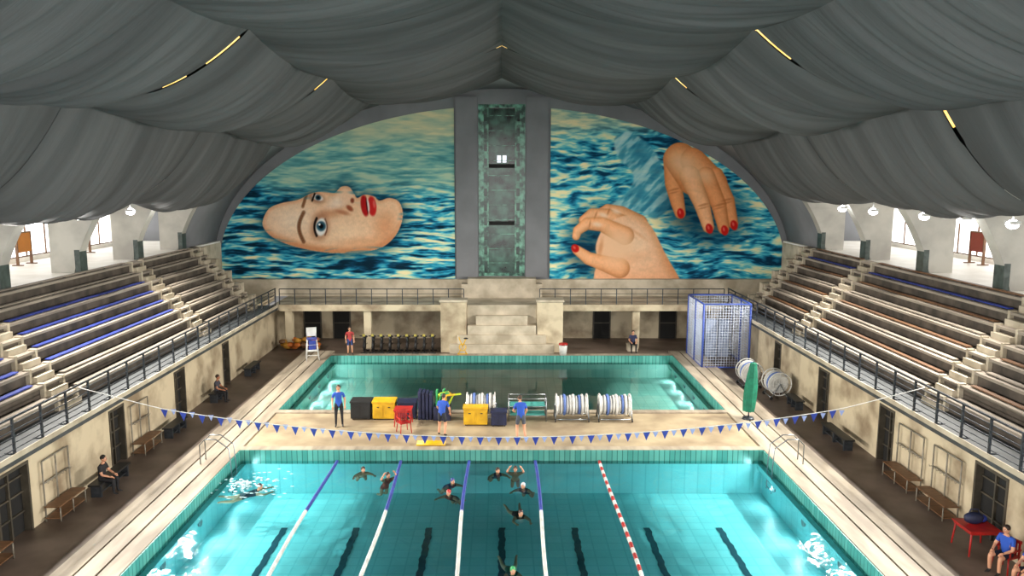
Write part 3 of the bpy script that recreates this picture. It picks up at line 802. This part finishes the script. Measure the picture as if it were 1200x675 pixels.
def reel(name,cx,cy,z0,L,R,axis='x'):
    b=MB(); zc=R+.2
    for sx in(-1,1):
        X=sx*L/2
        b.torus((X,0,zc),R,.03,'x',0,24,6); b.torus((X,0,zc),R*.55,.02,'x',0,20,5)
        for k in range(8):
            a=k*math.pi/4; b.tube([(X,0,zc),(X,R*math.cos(a),zc+R*math.sin(a))],.018,0,5)
        b.tube([(X+sx*.06,-.4,.1),(X+sx*.06,0,zc),(X+sx*.06,.4,.1)],.03,2,6)
        for y in(-.4,.4): b.tube([(X+sx*.04,y,.08),(X+sx*.09,y,.08)],.08,3,10)
    b.tube([(-L/2-.08,0,zc),(L/2+.08,0,zc)],.04,2,8)
    for sy in(-.4,.4): b.tube([(-L/2,sy,.12),(L/2,sy,.12)],.025,2,6)
    n=int(L/.12)
    for i in range(n):
        x=-L/2+.08+i*(L-.16)/(n-1)
        b.torus((x,0,zc),R*.72+.04*((i*7)%3),.055,'x',1 if i%5==2 else 0,18,6)
    b.tube([(-L/2+.03,0,zc),(L/2-.03,0,zc)],R*.66,0,16)
    return b.obj(name,[M_white,pm('reel_blue','5b77b8',None,3,.5),M_steel,M_black],None,(cx,cy,z0),0 if axis=='x' else math.pi/2)
reel('lane_rope_reel',3.0,32.0,dz,1.3,.46); reel('lane_rope_reel',4.85,32.0,dz,1.3,.46); reel('lane_rope_reel',-.9,32.2,dz,1.2,.46)
reel('lane_rope_reel',13.1,35.6,.3,.9,.55,'y'); reel('lane_rope_reel',12.45,37.6,.3,.9,.55,'y')
b=MB()
for x in(.3,1.9):
    for y in(31.7,32.4): b.tube([(x,y,dz),(x,y,dz+1.0)],.025,0,6)
for zz in(.25,.65,1.0):
    for y in(31.7,32.4): b.tube([(.3,y,dz+zz),(1.9,y,dz+zz)],.02,0,6)
    for x in(.3,1.9): b.tube([(x,31.7,dz+zz),(x,32.4,dz+zz)],.02,0,6)
b.box(.35,1.85,31.75,32.35,dz+.26,dz+.3,1); b.box(.35,1.85,31.75,32.35,dz+.66,dz+.69,1)
b.obj('metal_trolley',[M_steel,pm('aqua','4aa39a',None,3,.6)])
b=MB()
for i in range(4): b.tube([(-3.3,28.6+.11*i,.475),(-2.2,28.6+.11*i,.475)],.055,0,8)
b.obj('yellow_float',[M_yellow],None,(0,0,-.03))
b=MB(); n=14
vs=[];fs=[];K=24
for i in range(n+1):
    t=i/n; z=.35+2.1*t; r=.08+.17*(math.sin(math.pi*(1-t)*.62+.25))
    for k in range(K):
        a=2*math.pi*k/K; rr=r*(1+.18*math.cos(a*8)); vs.append((rr*math.cos(a)+.12*t,rr*math.sin(a),z))
for i in range(n):
    for k in range(K):
        k2=(k+1)%K; fs.append((i*K+k,i*K+k2,(i+1)*K+k2,(i+1)*K+k))
b.add(vs,fs,0,True); b.add([(.12,0,2.5)]+vs[-K:],[(0,1+k,1+(k+1)%K) for k in range(K)],0)
b.tube([(0,0,0),(.02,0,.4)],.03,1,8); b.tube([(0,0,0),(0,0,.08)],[.26,.22],1,16); b.tube([(.12,0,2.45),(.13,0,2.6)],.02,1,6)
b.obj('folded_green_parasol',[pm('green_canvas','157a5e','0f5f49',4,.8),M_dsteel],None,(10.6,31.9,.42))
b=MB(); x0,x1,y0,y1,zb,zt=10.95,13.5,41.0,44.4,.3,3.9
for x in(x0,x1):
    for y in(y0,(y0+y1)/2,y1): b.tube([(x,y,zb),(x,y,zt)],.06,0,8)
for zz in(zb+.1,zt):
    for x in(x0,x1): b.tube([(x,y0,zz),(x,y1,zz)],.045,0,6)
    for y in(y0,y1): b.tube([(x0,y,zz),(x1,y,zz)],.045,0,6)
for y in np.arange(y0+.15,y1,.15):
    for x in(x0,x1): b.tube([(x,y,zb+.1),(x,y,zt)],.012,1,4)
for x in np.arange(x0+.15,x1,.15):
    for y in(y0,y1): b.tube([(x,y,zb+.1),(x,y,zt)],.012,1,4)
for z in np.arange(zb+.25,zt,.15):
    for x in(x0,x1): b.tube([(x,y0,z),(x,y1,z)],.012,1,4)
    for y in(y0,y1): b.tube([(x0,y,z),(x1,y,z)],.012,1,4)
for k in range(3): b.box(x0+.2+.75*k,x0+.8+.75*k,y1-.5,y1-.2,zb,zb+2.2,2)
b.obj('net_cage',[pm('cage_blue','3c55a8',None,3,.5),pm('net_white','c9d2e4',None,3,.7),pm('mat_blue_grey','a3b2d0',None,3,.7)])
b=MB()
for sx in(-1,1):
    for sy in(-1,1): b.tube([(sx*.35,sy*.4,0),(sx*.25,sy*.22,1.2)],.03,0,6)
    b.tube([(sx*.25,.22,1.2),(sx*.25,.3,1.8)],.03,0,6)
for zz in(.3,.6,.9): b.tube([(-.33,-.37+zz*.1,zz),(.33,-.37+zz*.1,zz)],.025,0,6)
b.box(-.28,.28,-.25,.25,1.18,1.24,1); b.box(-.28,.28,.25,.3,1.3,1.8,0); b.box(-.3,.3,-.42,-.22,.55,.59,0); b.box(-.2,.2,-.3,-.26,.62,1.15,1)
b.obj('lifeguard_chair',[M_white,M_blue],None,(-10.8,42.8,.42),.3)
b=MB()
for i in range(9):
    x=-8.2+i*.51; y=45.1
    b.tube([(x,y-.4,.4),(x,y+.4,.4)],.04,0,6)
    for yy in(y-.4,y+.4): b.tube([(x-.2,yy,.36),(x+.2,yy,.36)],.05,0,6)
    b.torus((x,y-.15,.78),.25,.06,'x',0,16,6); b.tube([(x-.06,y-.15,.78),(x+.06,y-.15,.78)],.23,0,14)
    b.tube([(x,y-.1,.7),(x,y-.35,1.35)],.05,0,6); b.tube([(x,y+.05,.7),(x,y+.28,1.2)],.05,0,6)
    b.tube([(x,y+.05,.7),(x,y-.15,.75)],.05,0,6)
    b.tube([(x-.2,y-.45,1.42),(x-.15,y-.3,1.38),(x+.15,y-.3,1.38),(x+.2,y-.45,1.42)],.035,0,6)
    b.box(x-.08,x+.08,y-.36,y-.32,1.36,1.5,1)
    b.ball((x,y+.3,1.22),(.12,.16,.06),0,10,6)
    b.tube([(x-.15,y,.6),(x+.15,y,.9)],.02,0,5)
b.obj('exercise_bike_row',[M_black,pm('saddle_olive','a89a48',None,3,.6)],None,(0,0,-.02))
b=MB()
b.tube([(-.3,0,.05),(.3,0,.05)],.03,0,6); b.tube([(-.25,0,.05),(0,0,.5),(.25,0,.05)],.03,0,6); b.tube([(0,0,.5),(-.2,0,1.0)],.03,0,6); b.tube([(0,0,.5),(.2,0,.95)],.03,0,6)
b.torus((0,0,.45),.2,.025,'y',0,16,6); b.ball((.2,0,.98),(.14,.1,.05),1,10,6); b.tube([(-.2,-.2,1.05),(-.2,.2,1.05)],.02,0,6)
b.obj('yellow_aqua_bike',[M_yellow,M_black],None,(-2.3,44.1,.38))
b=MB(); random.seed(4)
for i in range(34):
    b.ball((-12.3+random.uniform(-1.1,1.1),45.9+random.uniform(-.4,.4),.3+.15+random.uniform(0,.5)),(.24,.2,.15),i%3,10,6)
b.obj('pile_of_floats',[M_orange,pm('ochre','a8761e',None,3,.6),M_wood])
b=MB(); b.tube([(0,0,0),(0,0,.6)],[.2,.25],0,14); b.tube([(0,0,.6),(0,0,.68),(0,0,.72)],[.27,.26,.15],1,14)
b.obj('waste_bin',[M_white,M_red],None,(3.6,44.1,.38))
def bench(x,y,L):
    b=MB(); b.box(-.2,.2,-L/2,L/2,.4,.46,0)
    for yy in(-L/2+.15,0,L/2-.15): b.box(-.17,.17,yy-.04,yy+.04,0,.4,1)
    b.box(-.12,.12,-L/2+.1,L/2-.1,.12,.16,1)
    b.obj('low_bench',[M_black,M_dsteel],None,(x,y,.3),0)
for x,y,L in((-13.3,24.9,2.1),(-13.4,30.4,1.6),(-13.4,35.2,1.4),(-13.4,40.2,1.8),(13.3,29.3,2.2),(13.4,34.0,1.3)): bench(x,y,L)
def rack(s,y0,y1):
    b=MB(); x=s*13.9; xf=s*13.45
    n=3
    for i in range(n):
        y=y0+(y1-y0)*i/(n-1)
        b.tube([(x,y,.3),(x,y,2.2)],.028,0,6); b.tube([(xf,y,.3),(xf,y,.75)],.022,0,6); b.tube([(xf,y,.75),(x,y,.75)],.02,0,6)
    for z in(1.5,2.2): b.tube([(x,y0,z),(x,y1,z)],.025,0,6)
    b.box(min(x,xf),max(x,xf),y0-.05,y1+.05,.75,.79,1); b.box(min(x,xf),max(x,xf),y0-.05,y1+.05,.4,.43,1)
    k=y0+.1
    while k<y1: b.tube([(x,k,1.5),(x-s*.1,k,1.48),(x-s*.12,k,1.55)],.01,0,5); k+=.2
    b.obj('coat_rack_bench',[pm('rack_metal','8c8678','6c665a',4,.5),M_wood])
rack(1,22.2,23.7); rack(1,24.3,25.9); rack(-1,22.2,23.6); rack(-1,27.8,29.2); rack(-1,18.3,19.9)
for s in(1,-1):
    b=MB()
    for dy in(0,.5):
        y=26.6+dy
        b.tube([(s*10.9,y,.42),(s*10.9,y,1.15),(s*10.7,y,1.35),(s*10.3,y,1.35),(s*9.85,y,1.0),(s*9.8,y,.2),(s*9.8,y,-.7)],.022,0,8)
    for z in(-.1,-.35,-.6): b.tube([(s*9.8,26.6,z),(s*9.8,27.1,z)],.025,0,6)
    b.obj('pool_ladder',[M_steel])
table('red_table',13.35,20.4,.3,.9,.9,.74,M_red)
b=MB(); b.ball((0,0,.16),(.28,.16,.17),0,12,8); b.tube([(-.15,0,.28),(-.1,0,.42),(.1,0,.42),(.15,0,.28)],.02,0,6); b.ball((.3,.1,.1),(.14,.12,.11),1,10,6)
b.obj('sports_bag',[M_navy,M_blue],None,(13.3,20.5,1.04))
chair('red_chair',13.45,19.25,.3,-1.2,M_red)
chair('red_chair',13.55,18.35,.3,-1.4,M_red)
B_='2450b0'
person('lifeguard_seated','sit',(13.45,19.25,.24),-1.2,B_,'1c2030',hair='2a1d14')
person('lifeguard_seated','sit',(13.55,18.35,.24),-1.4,B_,'1c2030',hair='5a4030')
person('lifeguard_standing','stand',(-6.8,31.0,dz),.2,B_,'16181f',long=True,scale=1.03)
person('swim_instructor','work',(-2.4,29.9,dz),math.pi*.9,B_,'20242f',scale=1.0)
person('swim_instructor','work',(.75,29.5,dz),math.pi*1.05,B_,'4a4f5a',scale=1.03)
person('person_in_red_standing','stand',(-8.9,44.1,.38),.3,'b03a3a','2a3a70',scale=.95)
person('spectator_seated','sit',(-13.3,24.4,.24),math.pi/2,'1a1a1e','1a1a1e',hair='1a120c',long=True)
person('spectator_seated','sit',(-13.35,34.9,.24),math.pi/2,'3a3a44','1a1a1e',skin='b',long=True)
person('person_seated_on_ledge','sit',(7.9,45.4,.25),0,'2a3050','1a1a1e',long=True)
b=MB(); b.box(-.3,.3,-.22,.3,0,.36,0); b.box(-.33,.33,-.25,.33,.36,.42,0); b.obj('stone_seat_block',[M_cream],None,(7.9,45.55,.3))
SW=[('tread',-5.1,27.0,.3,'8a5a48',None),('armsup',-4.1,26.4,.6,'a03030',None),('tread',-1.75,25.9,.5,'1f2a50','2a3a80'),('tread',-1.8,24.9,-.4,'5a3a34','b03030'),
    ('tread',-.15,26.9,.2,'50405a',None),('armsup',.5,27.0,0,'c07a5a',None),('tread',.75,25.5,-.3,'3a3a44','c8c8cc'),('swim',.6,23.2,.2,'502028','301818'),
    ('swim',.3,19.6,.1,'1f5a40','3aa060'),('swim',-8.4,25.3,1.9,'202838','20242c')]
for k,x,y,r,su,cap in SW:
    person('swimmer',k,(x,y,0.0),r,su,su,cap=cap,suit=True,hair='2a1d14',bare=(su in('8a5a48','c07a5a')),scale=.92)
b=MB(); random.seed(11)
for i in range(90):
    a=random.uniform(0,6.28); rr=abs(random.gauss(0,.35)); q=random.uniform(.01,.04)
    b.ball((-8.9+rr*1.4*math.cos(a),25.5+rr*math.sin(a),random.uniform(0,.16)*(1.5-min(rr,1.4))+.005),(q*2,q*1.6,q*.8),0,6,4)
for R_ in(.6,.95,1.3,1.7):
    for i in range(34):
        if random.random()<.4:
            a=6.28*i/34; b.ball((-8.6+R_*.75*math.cos(a),25.6+R_*math.sin(a),.003),(.08,.025,.008),0,6,4)
b.obj('water_splash',[pm('foam','c8e6ea',None,3,.5)])
# ------------------------------------------------------------------ world, camera
w=bpy.data.worlds.new('World'); sc.world=w; w.use_nodes=True
bg=w.node_tree.nodes['Background']; bg.inputs[0].default_value=(1,.975,.94,1); bg.inputs[1].default_value=3.0
cam=bpy.data.cameras.new('Camera'); co=bpy.data.objects.new('Camera',cam); sc.collection.objects.link(co)
co.location=(0,0,H); co.rotation_euler=(math.pi/2-P,0,0); cam.sensor_width=36; cam.lens=F/1200*36; cam.shift_x=.01; cam.clip_end=300
sc.camera=co
